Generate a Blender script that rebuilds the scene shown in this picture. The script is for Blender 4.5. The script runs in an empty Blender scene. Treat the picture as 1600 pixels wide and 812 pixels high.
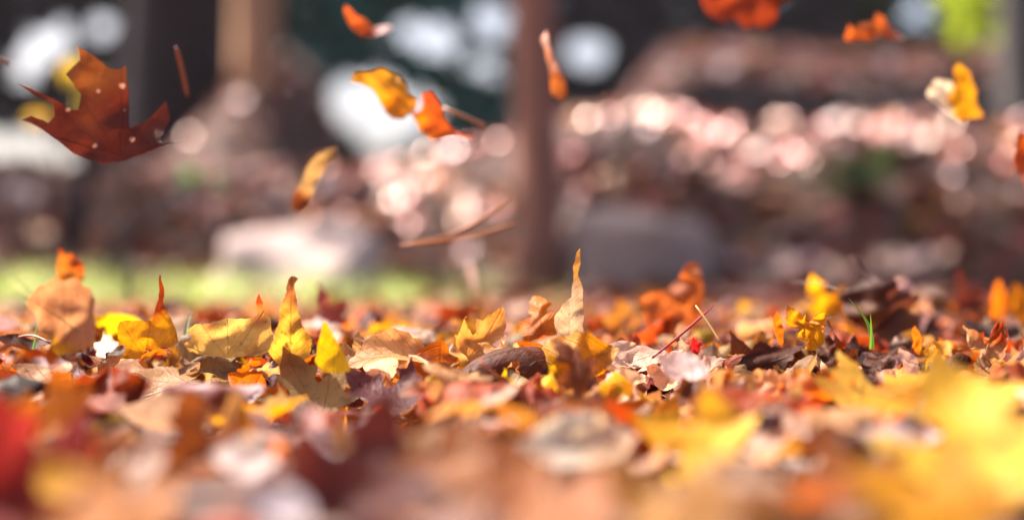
import bpy, math, random
import numpy as np
from mathutils import Vector, Matrix, Euler, noise as mnoise
from mathutils.bvhtree import BVHTree
from mathutils.geometry import delaunay_2d_cdt

C = bpy.context.scene
COL = C.collection
R = math.radians
rng = np.random.default_rng(11)

# ------------------------------------------------------------------ camera
F, HZ, CZ = 2222.0, 406.0, 0.124          # focal length in photo pixels, horizon row, camera height
cam = bpy.data.cameras.new('camera')
camo = bpy.data.objects.new('camera', cam)
COL.objects.link(camo)
camo.location = (0, 0, CZ)
camo.rotation_euler = (R(90), 0, 0)
cam.lens, cam.sensor_width = 50, 36
cam.clip_start, cam.clip_end = 0.02, 2000
cam.dof.use_dof = True
cam.dof.focus_distance = 1.10
cam.dof.aperture_fstop = 1.55
C.camera = camo

# ------------------------------------------------------------------ light
SUN = Vector((-0.52, 0.34, 0.78)).normalized()      # towards the sun: behind the scene, from the left
w = bpy.data.worlds.new('World'); C.world = w
w.use_nodes = True
wn = w.node_tree.nodes
sky = wn.new('ShaderNodeTexSky'); sky.sky_type = 'NISHITA'; sky.sun_disc = False
sky.sun_elevation = math.asin(SUN.z); sky.sun_rotation = math.atan2(SUN.x, SUN.y) % (2*math.pi)
sky.air_density = .7; sky.dust_density = 6.0; sky.ozone_density = .4
w.node_tree.links.new(sky.outputs[0], wn['Background'].inputs[0])
wn['Background'].inputs[1].default_value = 0.105
sl = bpy.data.lights.new('sun', 'SUN'); sl.energy = 5.0; sl.angle = R(0.5); sl.color = (1, .90, .80)
slo = bpy.data.objects.new('sun', sl); COL.objects.link(slo)
slo.rotation_euler = SUN.to_track_quat('Z', 'Y').to_euler()
C.view_settings.view_transform = 'Standard'; C.view_settings.look = 'None'
C.view_settings.gamma = 1; C.view_settings.exposure = 1.72
C.render.engine = 'CYCLES'
cy = C.cycles
cy.use_denoising = True
try: cy.denoiser = 'OPENIMAGEDENOISE'
except Exception: pass
cy.use_adaptive_sampling = False
cy.max_bounces = 7; cy.diffuse_bounces = 3; cy.glossy_bounces = 2; cy.transmission_bounces = 4
cy.sample_clamp_indirect = 4; cy.caustics_reflective = False; cy.caustics_refractive = False

def P(px, py, d):                         # a point seen at photo pixel (px, py), d metres away
    return Vector(((px-800)/F*d, d, CZ+(HZ-py)/F*d))
def proj(v):
    return 800+v[0]/v[1]*F, HZ-(v[2]-CZ)/v[1]*F

# ------------------------------------------------------------------ node helpers
class NB:
    def __init__(s, name):
        s.m = bpy.data.materials.new(name); s.m.use_nodes = True
        s.t = s.m.node_tree; s.t.nodes.clear()
        s.out = s.t.nodes.new('ShaderNodeOutputMaterial')
    def n(s, typ, **kw):
        nd = s.t.nodes.new(typ)
        for k, v in kw.items(): setattr(nd, k, v)
        return nd
    def link(s, a, b): s.t.links.new(a, b)
    def put(s, sock, v):
        if isinstance(v, bpy.types.NodeSocket): s.link(v, sock)
        else: sock.default_value = v
    def math(s, op, a, b=0.0, c=None, clamp=False):
        nd = s.n('ShaderNodeMath', operation=op, use_clamp=clamp)
        s.put(nd.inputs[0], a); s.put(nd.inputs[1], b)
        if c is not None: s.put(nd.inputs[2], c)
        return nd.outputs[0]
    def mix(s, f, a, b, mode='MIX'):
        nd = s.n('ShaderNodeMix', data_type='RGBA', blend_type=mode)
        s.put(nd.inputs[0], f); s.put(nd.inputs[6], a); s.put(nd.inputs[7], b)
        return nd.outputs[2]
    def noise(s, scale, detail=3, rough=.55, vec=None):
        nd = s.n('ShaderNodeTexNoise'); nd.inputs['Scale'].default_value = scale
        nd.inputs['Detail'].default_value = detail; nd.inputs['Roughness'].default_value = rough
        if vec: s.link(vec, nd.inputs['Vector'])
        return nd.outputs[0]
    def ramp(s, f, lo, hi, a=0.0, b=1.0):
        nd = s.n('ShaderNodeMapRange'); nd.clamp = True
        s.put(nd.inputs[0], f); nd.inputs[1].default_value = lo; nd.inputs[2].default_value = hi
        nd.inputs[3].default_value = a; nd.inputs[4].default_value = b
        return nd.outputs[0]
def rgb(*c): return (c[0], c[1], c[2], 1)

def leaf_material(name, rough=.56, trans=.55, blot=.6, spec=.33, pale=False):
    b = NB(name)
    col = b.n('ShaderNodeAttribute', attribute_name='col').outputs['Color']
    geo = b.n('ShaderNodeNewGeometry')
    pos = geo.outputs['Position']
    uv = b.n('ShaderNodeAttribute', attribute_name='leafuv').outputs['Vector']
    sp = b.n('ShaderNodeSeparateXYZ'); b.link(uv, sp.inputs[0])
    u, v, pm = sp.outputs
    au = b.math('ABSOLUTE', u)
    # feather veins: midrib and slanted side veins
    mid = b.ramp(au, .004, .016, 1, 0)
    fr = b.math('FRACT', b.math('SUBTRACT', b.math('MULTIPLY', v, 8.5), b.math('MULTIPLY', au, 7.0)))
    side = b.ramp(b.math('ABSOLUTE', b.math('SUBTRACT', fr, .5)), .0, .09, .8, 0)
    feather = b.math('MAXIMUM', mid, side)
    # hand veins: five ribs from the leaf base
    ribs = None
    for a in (0, .62, -.62, 1.35, -1.35):
        s_, c_ = math.sin(a), math.cos(a)
        d = b.math('ABSOLUTE', b.math('SUBTRACT', b.math('MULTIPLY', u, c_), b.math('MULTIPLY', v, s_)))
        along = b.math('ADD', b.math('MULTIPLY', u, s_), b.math('MULTIPLY', v, c_))
        k = b.math('MULTIPLY', b.ramp(d, .004, .014, 1, 0), b.math('GREATER_THAN', along, 0))
        f2 = b.math('FRACT', b.math('SUBTRACT', b.math('MULTIPLY', along, 9), b.math('MULTIPLY', d, 9)))
        sd = b.math('MULTIPLY', b.ramp(b.math('ABSOLUTE', b.math('SUBTRACT', f2, .5)), 0, .08, .5, 0), b.ramp(d, .12, .2, 1, 0))
        k = b.math('MAXIMUM', k, b.math('MULTIPLY', sd, .7))
        ribs = k if ribs is None else b.math('MAXIMUM', ribs, k)
    pmb = b.math('GREATER_THAN', pm, .5)
    vein = b.math('ADD', b.math('MULTIPLY', ribs, pmb), b.math('MULTIPLY', feather, b.math('SUBTRACT', 1, pmb)))
    n1 = b.noise(38, 4, .6, pos); n2 = b.noise(240, 3, .6, pos)
    blotch = b.ramp(n1, .50, .66, 0, blot)
    dark = b.mix(1, col, rgb(.46, .27, .20), 'MULTIPLY')
    c = b.mix(blotch, col, dark)
    spots = b.ramp(n2, .63, .70, 0, .6)
    c = b.mix(spots, c, rgb(.11, .045, .018))
    c = b.mix(b.math('MULTIPLY', vein, .26), c, b.mix(1, col, rgb(.5, .36, .3), 'MULTIPLY'))
    if pale:                                           # small mould spots
        vo = b.n('ShaderNodeTexVoronoi'); vo.inputs['Scale'].default_value = 95; b.link(pos, vo.inputs['Vector'])
        hsv = b.n('ShaderNodeSeparateColor'); b.link(vo.outputs['Color'], hsv.inputs[0])
        rad_ = b.math('MULTIPLY', b.math('GREATER_THAN', hsv.outputs[0], .72), b.math('ADD', b.ramp(hsv.outputs[1], 0, 1, .05, .22), b.math('MULTIPLY', b.math('SUBTRACT', n2, .5), .45)))
        c = b.mix(b.math('LESS_THAN', vo.outputs['Distance'], rad_), c, rgb(.40, .22, .17))
    back = b.mix(1, b.mix(1, c, rgb(1.12, 1.12, 1.15), 'MULTIPLY'), rgb(.05, .035, .03), 'ADD')            # undersides are paler and duller
    c2 = b.mix(geo.outputs['Backfacing'], c, back)
    bm = b.n('ShaderNodeBump'); bm.inputs['Strength'].default_value = .55; bm.inputs['Distance'].default_value = .0018
    b.put(bm.inputs['Height'], b.math('ADD', b.math('MULTIPLY', n2, .8), b.math('ADD', n1, b.math('MULTIPLY', vein, .5))))
    pr = b.n('ShaderNodeBsdfPrincipled')
    b.link(c2, pr.inputs['Base Color']); b.link(bm.outputs[0], pr.inputs['Normal'])
    b.put(pr.inputs['Roughness'], b.ramp(n1, .3, .7, rough-.08, rough+.12))
    pr.inputs['Specular IOR Level'].default_value = spec
    tr = b.n('ShaderNodeBsdfTranslucent')
    b.link(b.mix(1, c, rgb(1.15, 1.0, .75), 'MULTIPLY'), tr.inputs['Color']); b.link(bm.outputs[0], tr.inputs['Normal'])
    mx = b.n('ShaderNodeMixShader'); mx.inputs[0].default_value = trans
    b.link(pr.outputs[0], mx.inputs[1]); b.link(tr.outputs[0], mx.inputs[2])
    b.link(mx.outputs[0], b.out.inputs[0])
    return b.m

def plain_leafy(name, rough, trans, spec=.5):       # far foliage and blades: colour per leaf, no veins
    b = NB(name)
    col = b.n('ShaderNodeAttribute', attribute_name='col').outputs['Color']
    pos = b.n('ShaderNodeNewGeometry').outputs['Position']
    c = b.mix(b.ramp(b.noise(9, 3, .6, pos), .4, .65, 0, .5), col, b.mix(1, col, rgb(.5, .42, .38), 'MULTIPLY'))
    pr = b.n('ShaderNodeBsdfPrincipled'); b.link(c, pr.inputs['Base Color'])
    pr.inputs['Roughness'].default_value = rough; pr.inputs['Specular IOR Level'].default_value = spec
    if name == 'damp_glint_leaf': b.link(b.mix(.45, rgb(1, .80, .80), b.mix(1, c, rgb(2.2, 2.2, 2.2), 'MULTIPLY')), pr.inputs['Specular Tint'])  # glint colour put into the specular tint: pink mixed with leaf colour
    tr = b.n('ShaderNodeBsdfTranslucent'); b.link(c, tr.inputs['Color'])
    mx = b.n('ShaderNodeMixShader'); mx.inputs[0].default_value = trans
    b.link(pr.outputs[0], mx.inputs[1]); b.link(tr.outputs[0], mx.inputs[2]); b.link(mx.outputs[0], b.out.inputs[0])
    return b.m

def rough_material(name, a, c, scale, stretch=(1, 1, 1), rough=.85, bump=.02, spec=.3):   # bark, stone, soil
    b = NB(name)
    pos = b.n('ShaderNodeNewGeometry').outputs['Position']
    mp = b.n('ShaderNodeMapping'); mp.inputs['Scale'].default_value = stretch; b.link(pos, mp.inputs[0])
    n1 = b.noise(scale, 6, .65, mp.outputs[0]); n2 = b.noise(scale*.22, 3, .5, mp.outputs[0])
    f = b.math('MULTIPLY', b.ramp(n1, .35, .65), b.ramp(n2, .3, .7, .45, 1))
    cc = b.mix(f, rgb(*a), rgb(*c))
    bm = b.n('ShaderNodeBump'); bm.inputs['Strength'].default_value = .8; bm.inputs['Distance'].default_value = bump
    b.link(n1, bm.inputs['Height'])
    pr = b.n('ShaderNodeBsdfPrincipled'); b.link(cc, pr.inputs['Base Color']); b.link(bm.outputs[0], pr.inputs['Normal'])
    pr.inputs['Roughness'].default_value = rough; pr.inputs['Specular IOR Level'].default_value = spec
    b.link(pr.outputs[0], b.out.inputs[0])
    return b.m

M_LEAF = leaf_material('dry_leaf')
M_LEAF_SPOT = leaf_material('spotted_dry_leaf', pale=True)
M_BANK = plain_leafy('matted_leaf', .6, .2, .3)
M_DAMP_GLINT = plain_leafy('damp_glint_leaf', .24, .12, 1.0)
M_FOREST = plain_leafy('evergreen_foliage', .8, .08, .1)
M_CROWN = plain_leafy('crown_foliage', .5, .3)
M_LIME = plain_leafy('sunlit_foliage', .4, .5)
M_GRASS = plain_leafy('grass_blade', .4, .6)
M_STEM = plain_leafy('leaf_stem', .5, .1)
M_SOIL = rough_material('soil', (.035, .018, .014), (.12, .065, .052), 26, bump=.01)
M_BARK_TAN = rough_material('tan_bark', (.34, .17, .09), (.62, .36, .20), 9, (1, 1, .18))
M_BARK_RED = rough_material('red_bark', (.17, .075, .055), (.42, .18, .12), 9, (1, 1, .18))
M_BARK_DARK = rough_material('dark_bark', (.016, .013, .016), (.045, .036, .042), 7, (1, 1, .18), spec=.08)
M_BARK_GREY = rough_material('grey_bark', (.04, .036, .036), (.12, .105, .10), 9, (1, 1, .18))
M_STONE = rough_material('pale_stone', (.30, .22, .20), (.52, .40, .36), 8, bump=.012)
M_STONE_TAN = rough_material('tan_stone', (.26, .18, .15), (.48, .35, .30), 10, bump=.012)

# ------------------------------------------------------------------ mesh helpers
def tag(o, label=None, cat=None, group=None, kind=None):
    if label: o['label'] = label
    if cat: o['category'] = cat
    if group: o['group'] = group
    if kind: o['kind'] = kind
    return o
def make(name, V, faces, mat, parent=None, col=None, uv=None, smooth=True):
    me = bpy.data.meshes.new(name)
    V = np.asarray(V, dtype=float)
    if isinstance(faces, np.ndarray) and faces.shape[1] == 3:
        nf = len(faces)
        me.vertices.add(len(V)); me.vertices.foreach_set('co', V.ravel())
        me.loops.add(nf*3); me.loops.foreach_set('vertex_index', faces.ravel().astype(np.int32))
        me.polygons.add(nf); me.polygons.foreach_set('loop_start', np.arange(0, nf*3, 3, dtype=np.int32))
        me.update(calc_edges=True)
    else:
        me.from_pydata(V.tolist(), [], [list(map(int, f)) for f in faces])
    if smooth: me.polygons.foreach_set('use_smooth', np.ones(len(me.polygons), dtype=bool))
    if col is not None:
        a = me.attributes.new('col', 'FLOAT_COLOR', 'POINT')
        c = np.ones((len(V), 4)); c[:, :3] = col
        a.data.foreach_set('color', c.ravel())
    if uv is not None:
        a = me.attributes.new('leafuv', 'FLOAT_VECTOR', 'POINT')
        a.data.foreach_set('vector', np.asarray(uv, dtype=float).ravel())
    me.materials.append(mat)
    me.update()
    o = bpy.data.objects.new(name, me); COL.objects.link(o)
    if parent: o.parent = parent
    return o
def make_at(name, V, faces, mat, **k):               # origin at the thing's own middle bottom
    V = np.asarray(V, dtype=float)
    org = np.array([V[:, 0].mean(), V[:, 1].mean(), V[:, 2].min()])
    o = make(name, V-org, faces, mat, **k); o.location = org
    return o
def child_of(par, name, V, faces, mat, **k):
    o = make(name, np.asarray(V)-np.array(par.location), faces, mat, parent=par, **k)
    return o
def tube(pts, rad, seg=6):
    pts = [Vector(p) for p in pts]; n = len(pts)
    V, Fc = [], []
    up = Vector((.31, .17, .93)).normalized()
    for i, p in enumerate(pts):
        t = (pts[min(i+1, n-1)]-pts[max(i-1, 0)]).normalized()
        a = t.cross(up)
        if a.length < 1e-3: a = t.cross(Vector((1, 0, 0)))
        a.normalize(); b_ = t.cross(a)
        r = rad[i] if hasattr(rad, '__len__') else rad
        for k in range(seg):
            an = 2*math.pi*k/seg
            V.append(p+(a*math.cos(an)+b_*math.sin(an))*r)
    for i in range(n-1):
        for k in range(seg):
            k2 = (k+1) % seg
            q = (i*seg+k, i*seg+k2, (i+1)*seg+k2, (i+1)*seg+k)
            Fc += [(q[0], q[1], q[2]), (q[0], q[2], q[3])]
    V += [pts[0], pts[-1]]
    for k in range(seg):
        k2 = (k+1) % seg
        Fc += [(n*seg, k2, k), (n*seg+1, (n-1)*seg+k, (n-1)*seg+k2)]
    return np.array([tuple(v) for v in V]), np.array(Fc)

# ------------------------------------------------------------------ leaf shapes
def mirrored(h):
    return h + [(-x, y) for x, y in h[-2:0:-1]]
MAPLE = mirrored([(0, 0), (.10, -.05), (.22, -.05), (.42, -.08), (.37, .05), (.33, .13), (.47, .18), (.45, .26), (.60, .46),
                  (.47, .45), (.42, .50), (.33, .45), (.17, .42), (.15, .50), (.26, .66), (.17, .68), (.13, .80), (.06, .88), (0, 1)])
OVAL = mirrored([(0, 0), (.09, .06), (.17, .14), (.20, .16), (.25, .27), (.275, .29), (.30, .40), (.315, .42), (.30, .55), (.30, .57), (.24, .70),
                 (.235, .72), (.14, .84), (.12, .85), (.045, .94), (0, 1)])
OAK = mirrored([(0, 0), (.05, .08), (.05, .15), (.19, .21), (.22, .27), (.09, .34), (.28, .44), (.31, .53), (.10, .55), (.26, .68), (.25, .77),
                (.10, .77), (.13, .90), (0, 1)])
def tri_shape(outline, step, jag=0.0, seed=1):
    r = random.Random(seed)
    pts = []
    n = len(outline)
    for i in range(n):
        a, b_ = Vector(outline[i]), Vector(outline[(i+1) % n])
        k = max(1, int((b_-a).length/(step*.9)))
        for j in range(k):
            p = a.lerp(b_, j/k)
            if jag and j: p += Vector((r.uniform(-1, 1), r.uniform(-1, 1)))*jag
            pts.append(p)
    poly = np.array([(p.x, p.y) for p in pts])
    def inside(x, y):
        c = False; m = len(poly); j = m-1
        for i in range(m):
            if (poly[i, 1] > y) != (poly[j, 1] > y) and x < (poly[j, 0]-poly[i, 0])*(y-poly[i, 1])/(poly[j, 1]-poly[i, 1])+poly[i, 0]: c = not c
            j = i
        return c
    ins = []
    lo, hi = poly.min(0), poly.max(0)
    y, row = lo[1]+step*.5, 0
    while y < hi[1]:
        x = lo[0]+(step*.5 if row % 2 else 0)
        while x < hi[0]:
            if inside(x, y) and np.min(np.hypot(poly[:, 0]-x, poly[:, 1]-y)) > step*.45: ins.append(Vector((x, y)))
            x += step
        y += step*.87; row += 1
    allv = pts+ins
    ov, oe, of, *_ = delaunay_2d_cdt(allv, [], [list(range(len(pts)))], 1, 1e-6)
    V = np.array([(p.x, p.y) for p in ov]); Fc = np.array([f for f in of if len(f) == 3])
    a, b_, c = V[Fc[:, 0]], V[Fc[:, 1]], V[Fc[:, 2]]
    area = (b_[:, 0]-a[:, 0])*(c[:, 1]-a[:, 1])-(b_[:, 1]-a[:, 1])*(c[:, 0]-a[:, 0])
    Fc[area < 0] = Fc[area < 0][:, ::-1]
    return V, Fc
SHAPE = {}
for nm, ol in (('maple', MAPLE), ('oval', OVAL), ('oak', OAK)):
    SHAPE[nm, 'hi'] = tri_shape(ol, .042, .013, 3)
    SHAPE[nm, 'mid'] = tri_shape(ol, .085, .016, 4)
    SHAPE[nm, 'lo'] = tri_shape(ol, .25, 0, 5)

def bend(s, z, k1, k3):
    """curl the strip coordinate s (with offset z along its normal) by curvature k1 + 3*k3*s^2"""
    ss = np.linspace(min(s.min(), -1e-3), max(s.max(), 1e-3), 160)
    th = k1*ss+k3*ss**3
    ds = ss[1]-ss[0]
    X = np.cumsum(np.cos(th))*ds; Z = np.cumsum(np.sin(th))*ds
    i0 = np.interp(0, ss, np.arange(160))
    X -= np.interp(i0, np.arange(160), X); Z -= np.interp(i0, np.arange(160), Z)
    t = k1*s+k3*s**3
    return np.interp(s, ss, X)-np.sin(t)*z, np.interp(s, ss, Z)+np.cos(t)*z

def leaf_points(uv, size, rnd, across=1.2, along=.6, across3=0., along3=0., fold=.0, crumple=.03, freq=9, spike=0):
    """flat leaf outline -> a curled, crumpled blade in metres; base at the origin, tip along +y, face to +z"""
    x, y = uv[:, 0].copy(), uv[:, 1].copy()
    z = fold*np.abs(x)
    x0, y0 = x+.10*np.sin(6.1*y+rnd.uniform(0, 6))+.05*np.sin(13*y+9*x), y+.10*np.sin(5.3*x+rnd.uniform(0, 6))+.05*np.sin(11*x-8*y)
    for k in range(5):
        f = freq*(.5+.5*k)*rnd.uniform(.7, 1.2); a = rnd.uniform(0, 2*math.pi)
        z += crumple*rnd.uniform(.5, 1)/(1+.7*k)*np.sin(f*(x0*math.cos(a)+y0*math.sin(a))+rnd.uniform(0, 6.28))
    r2 = x**2+(y-.45)**2
    z += rnd.uniform(-.25, .5)*crumple*8*r2*np.sin(3*np.arctan2(x, y-.45)+rnd.uniform(0, 6))
    x, z = bend(x, z, across, across3)
    yy, z = bend(y-.4, z, along, along3)
    return np.stack([x, yy, z], 1)*size

# colours are of the leaves themselves (linear)
PAL = {
 'beige': (.56, .34, .18), 'pale': (.66, .46, .38), 'mauve': (.46, .32, .36), 'tan': (.44, .20, .065), 'orange': (.58, .19, .022), 'rust': (.31, .065, .014),
 'brown': (.13, .04, .018), 'dark': (.075, .028, .018), 'maroon': (.19, .018, .02), 'rose': (.38, .10, .09), 'yellow': (.80, .50, .03),
 'gold': (.62, .32, .03), 'amber': (.60, .26, .02), 'red': (.46, .035, .02), 'white': (.78, .66, .64), 'green': (.22, .34, .04),
}
for _k in PAL:                                     # full autumn colour
    _c = np.array(PAL[_k]); _l = _c @ np.array([.3, .55, .15])
    PAL[_k] = tuple(np.clip(_l+(_c-_l)*(1.22 if _k not in ('white', 'mauve', 'yellow', 'red') else 1.05), .006, .85))
WORD = {'beige': 'beige', 'pale': 'pale pinkish', 'mauve': 'pale mauve', 'tan': 'tan', 'orange': 'orange', 'rust': 'rust brown', 'brown': 'brown', 'dark': 'dark brown',
        'maroon': 'maroon', 'rose': 'dull rose', 'yellow': 'bright yellow', 'gold': 'golden', 'amber': 'amber', 'red': 'red', 'white': 'whitish', 'green': 'green'}
def vcol(V2, base, rnd, other=None, axis=(0, 1), cut=.5, soft=.35, vary=.18):
    c = np.tile(np.array(base), (len(V2), 1))
    if other is not None:
        t = V2[:, 0]*axis[0]+V2[:, 1]*axis[1]
        t = t+.12*np.sin(V2[:, 0]*11+rnd.uniform(0, 6))+.10*np.sin(V2[:, 1]*13+rnd.uniform(0, 6))
        m = np.clip((t-cut)/soft+.5, 0, 1)[:, None]
        c = c*(1-m)+np.array(other)*m
    r = np.hypot(V2[:, 0], V2[:, 1]-.45)
    edge = np.clip((r-.32)/.25, 0, 1)*rnd.uniform(0, .5)         # dried margins
    c = c*(1-edge[:, None]*np.array([.35, .5, .6]))
    return np.clip(c*(1+vary*(rnd.random(3)-.5)), 0, .85)

LEAVES = []      # every leaf of the litter: dict(V, F, uv, col, kind, tone, ...)
def rot(roll, pitch, yaw):
    """roll turns the upright leaf in the picture plane, pitch 0 upright facing the camera .. 90 lying flat face up, yaw about the vertical"""
    up = Matrix.Rotation(R(90), 3, 'X')            # tip up, face towards -y (the camera)
    return np.array(Matrix.Rotation(R(yaw), 3, 'Z') @ Matrix.Rotation(R(-pitch), 3, 'X') @ up @ Matrix.Rotation(R(roll), 3, 'Z'))
def add_leaf(kind, lod, centre, size, roll, pitch, yaw, base, seed, other=None, grad=None, stem=0, shape=None, scale=(1, 1), middle=True, **curl):
    rnd = np.random.default_rng(seed)
    uv, Fc = shape if shape is not None else SHAPE[kind, lod]
    Vl = leaf_points(uv*np.array(scale), size, rnd, **curl)
    M = rot(roll, pitch, yaw)
    off = Vl.mean(0) if middle is True else (np.array(middle) if middle else np.zeros(3))
    V = (Vl-off) @ M.T + np.array(centre)
    g = grad or {}
    c = vcol(uv, PAL[base] if isinstance(base, str) else base, rnd, None if other is None else PAL[other] if isinstance(other, str) else other, **g)
    L = dict(V=V, F=Fc, uv=np.column_stack([uv, np.full(len(uv), 1.0 if kind == 'maple' else 0.0)]), col=c, kind=kind, tone=base,
             pitch=pitch, curl=abs(curl.get('across', 1.2))+abs(curl.get('along', .6)), centre=V.mean(0))
    if stem:
        n = 9
        s = np.linspace(0, 1, n)
        bx = np.argmin(np.hypot(uv[:, 0], uv[:, 1]))
        b0 = Vl[bx]; b1 = Vl[np.argmin(np.hypot(uv[:, 0], uv[:, 1]-.12))]
        d = b0-b1; d = d/np.linalg.norm(d)
        sd = rnd.normal(0, .35, 3)
        pts = b0[None]+d[None]*(s[:, None]*stem*size)+sd[None]*(s[:, None]**2*stem*size*.5)
        rr = np.linspace(.0075, .010, n)*size*1.1; rr[-1] *= 1.5
        pts = (pts-off) @ M.T + np.array(centre)
        tv, tf = tube(pts, rr, 5)
        sc = np.array(PAL['rust'])*.9+np.array(c.mean(0))*.25
        L['stem'] = (tv, tf, np.tile(sc, (len(tv), 1)))
    LEAVES.append(L)
    return L

# ------------------------------------------------------------------ terrain
def sstep(a, b_, t):
    t = np.clip((t-a)/(b_-a), 0, 1); return t*t*(3-2*t)
def h1(x):       # height of the near bank's crest, about 5.6 m away
    return .47+.19*sstep(-.7, .5, x)+.03*np.sin(x*2.3+1)+.02*np.sin(x*5.1)
def h2(x):       # height of the rise behind it, about 10.5 m away
    left = .62+.75*1.0/.75*np.exp(-((x+1.70)/.40)**2)
    return left*(1-sstep(.45, 1.25, x))+1.64*sstep(.45, 1.25, x)+.05*np.sin(x*1.7)
def ground_z(x, y):
    x = np.asarray(x, float); y = np.asarray(y, float)
    z = .008*np.sin(x*5+1)*np.sin(y*4)+.004*np.sin(x*13)*np.sin(y*11+2)
    b1 = h1(x)*sstep(4.1, 5.7, y)
    b2 = (h2(x)-h1(x))*sstep(7.0, 10.6, y)
    z = z+b1+b2-(h2(x)-.2)*sstep(11.5, 15, y)
    fade = np.exp(-(np.maximum(np.abs(x)-9, 0)/6)**2)
    return z*fade+.25*np.sin(x*.05)*sstep(20, 60, y)
def axis(near, step, far, g=1.16):
    a = [0.0]; s = step
    while a[-1] < far:
        if a[-1] > near: s *= g
        a.append(a[-1]+s)
    return np.array(a)
xs = axis(3.2, .10, 450); xs = np.concatenate([-xs[:0:-1], xs])
ys = np.concatenate([-axis(.5, .12, 200, 1.3)[:0:-1], axis(12.5, .11, 900, 1.2)])
X, Y = np.meshgrid(xs, ys)
Z = ground_z(X, Y)
nx, ny = len(xs), len(ys)
idx = np.arange(nx*ny).reshape(ny, nx)
q = np.stack([idx[:-1, :-1], idx[:-1, 1:], idx[1:, 1:], idx[1:, :-1]], -1).reshape(-1, 4)
tag(make('ground', np.stack([X, Y, Z], -1).reshape(-1, 3), np.concatenate([q[:, :3], q[:, [0, 2, 3]]]), M_SOIL), kind='structure')

# ------------------------------------------------------------------ thin volume added to lift the darks like lens flare
hz = bpy.data.materials.new('lens_veil'); hz.use_nodes = True
hz.node_tree.nodes.clear()
ho = hz.node_tree.nodes.new('ShaderNodeOutputMaterial'); pv = hz.node_tree.nodes.new('ShaderNodeVolumePrincipled')
pv.inputs['Color'].default_value = (.82, .78, .84, 1); pv.inputs['Density'].default_value = .0009
hz.node_tree.links.new(pv.outputs[0], ho.inputs['Volume'])
hx, hy0, hy1, hz0, hz1 = 520, -240, 1250, -2.0, 12
HV = [(x, y, z) for z in (hz0, hz1) for x, y in ((-hx, hy0), (hx, hy0), (hx, hy1), (-hx, hy1))]
tag(make('lens_veil', HV, [(3, 2, 1, 0), (4, 5, 6, 7), (0, 1, 5, 4), (1, 2, 6, 5), (2, 3, 7, 6), (3, 0, 4, 7)], hz, smooth=False), kind='stuff')
cy.volume_bounces = 0

# ------------------------------------------------------------------ masses of small leaves
def batch(name, mat, centres, normals, sizes, cols, kind='stuff', parent=None, lod='oval', cup=.8):
    """many small leaves as one mesh: centres (n,3), normals (n,3)"""
    uv, Fc = SHAPE[lod, 'lo']
    n = len(centres); m = len(uv)
    base = np.column_stack([uv[:, 0], uv[:, 1]-.45, cup*(uv[:, 0]**2+.6*(uv[:, 1]-.45)**2)])
    nrm = normals/np.linalg.norm(normals, axis=1, keepdims=True)
    rv = rng.normal(size=(n, 3))
    t = np.cross(nrm, rv); t /= np.linalg.norm(t, axis=1, keepdims=True)
    bt = np.cross(nrm, t)
    B = np.stack([t, bt, nrm], 1)                       # rows
    V = np.einsum('mk,nkj->nmj', base, B)*np.asarray(sizes)[:, None, None]+centres[:, None, :]
    Fa = (Fc[None]+np.arange(n)[:, None, None]*m).reshape(-1, 3)
    c = np.repeat(cols, m, axis=0)
    V = V.reshape(-1, 3)
    o = make(name, V if parent is None else V-np.array(parent.location), Fa, mat, parent=parent, col=c)
    if parent is None and kind: tag(o, kind=kind)
    return o
def pick(names, n, p=None):
    a = np.array([PAL[k] for k in names])
    c = a[rng.choice(len(names), n, p=p)]
    return np.clip(c*rng.uniform(.7, 1.2, (n, 1)), 0, .85)

# leaves strewn over the bank and beyond the close litter
n = 9000
yy = np.concatenate([rng.uniform(2.5, 5.0, n//3), rng.uniform(4.4, 11.0, n-n//3)])
xx = rng.uniform(-1, 1, n)*(.45*yy+.7)
cc = np.column_stack([xx, yy, ground_z(xx, yy)+rng.uniform(.004, .03, n)])
nn = np.column_stack([rng.normal(0, .45, n), rng.normal(-.15, .45, n), np.ones(n)])
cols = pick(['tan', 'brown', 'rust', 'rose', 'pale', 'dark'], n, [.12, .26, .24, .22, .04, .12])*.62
grassy = (yy < 4.3) & (xx/yy < -.06) & (xx/yy > -.33)
keep = ~grassy | (rng.random(n) < .5)
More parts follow.
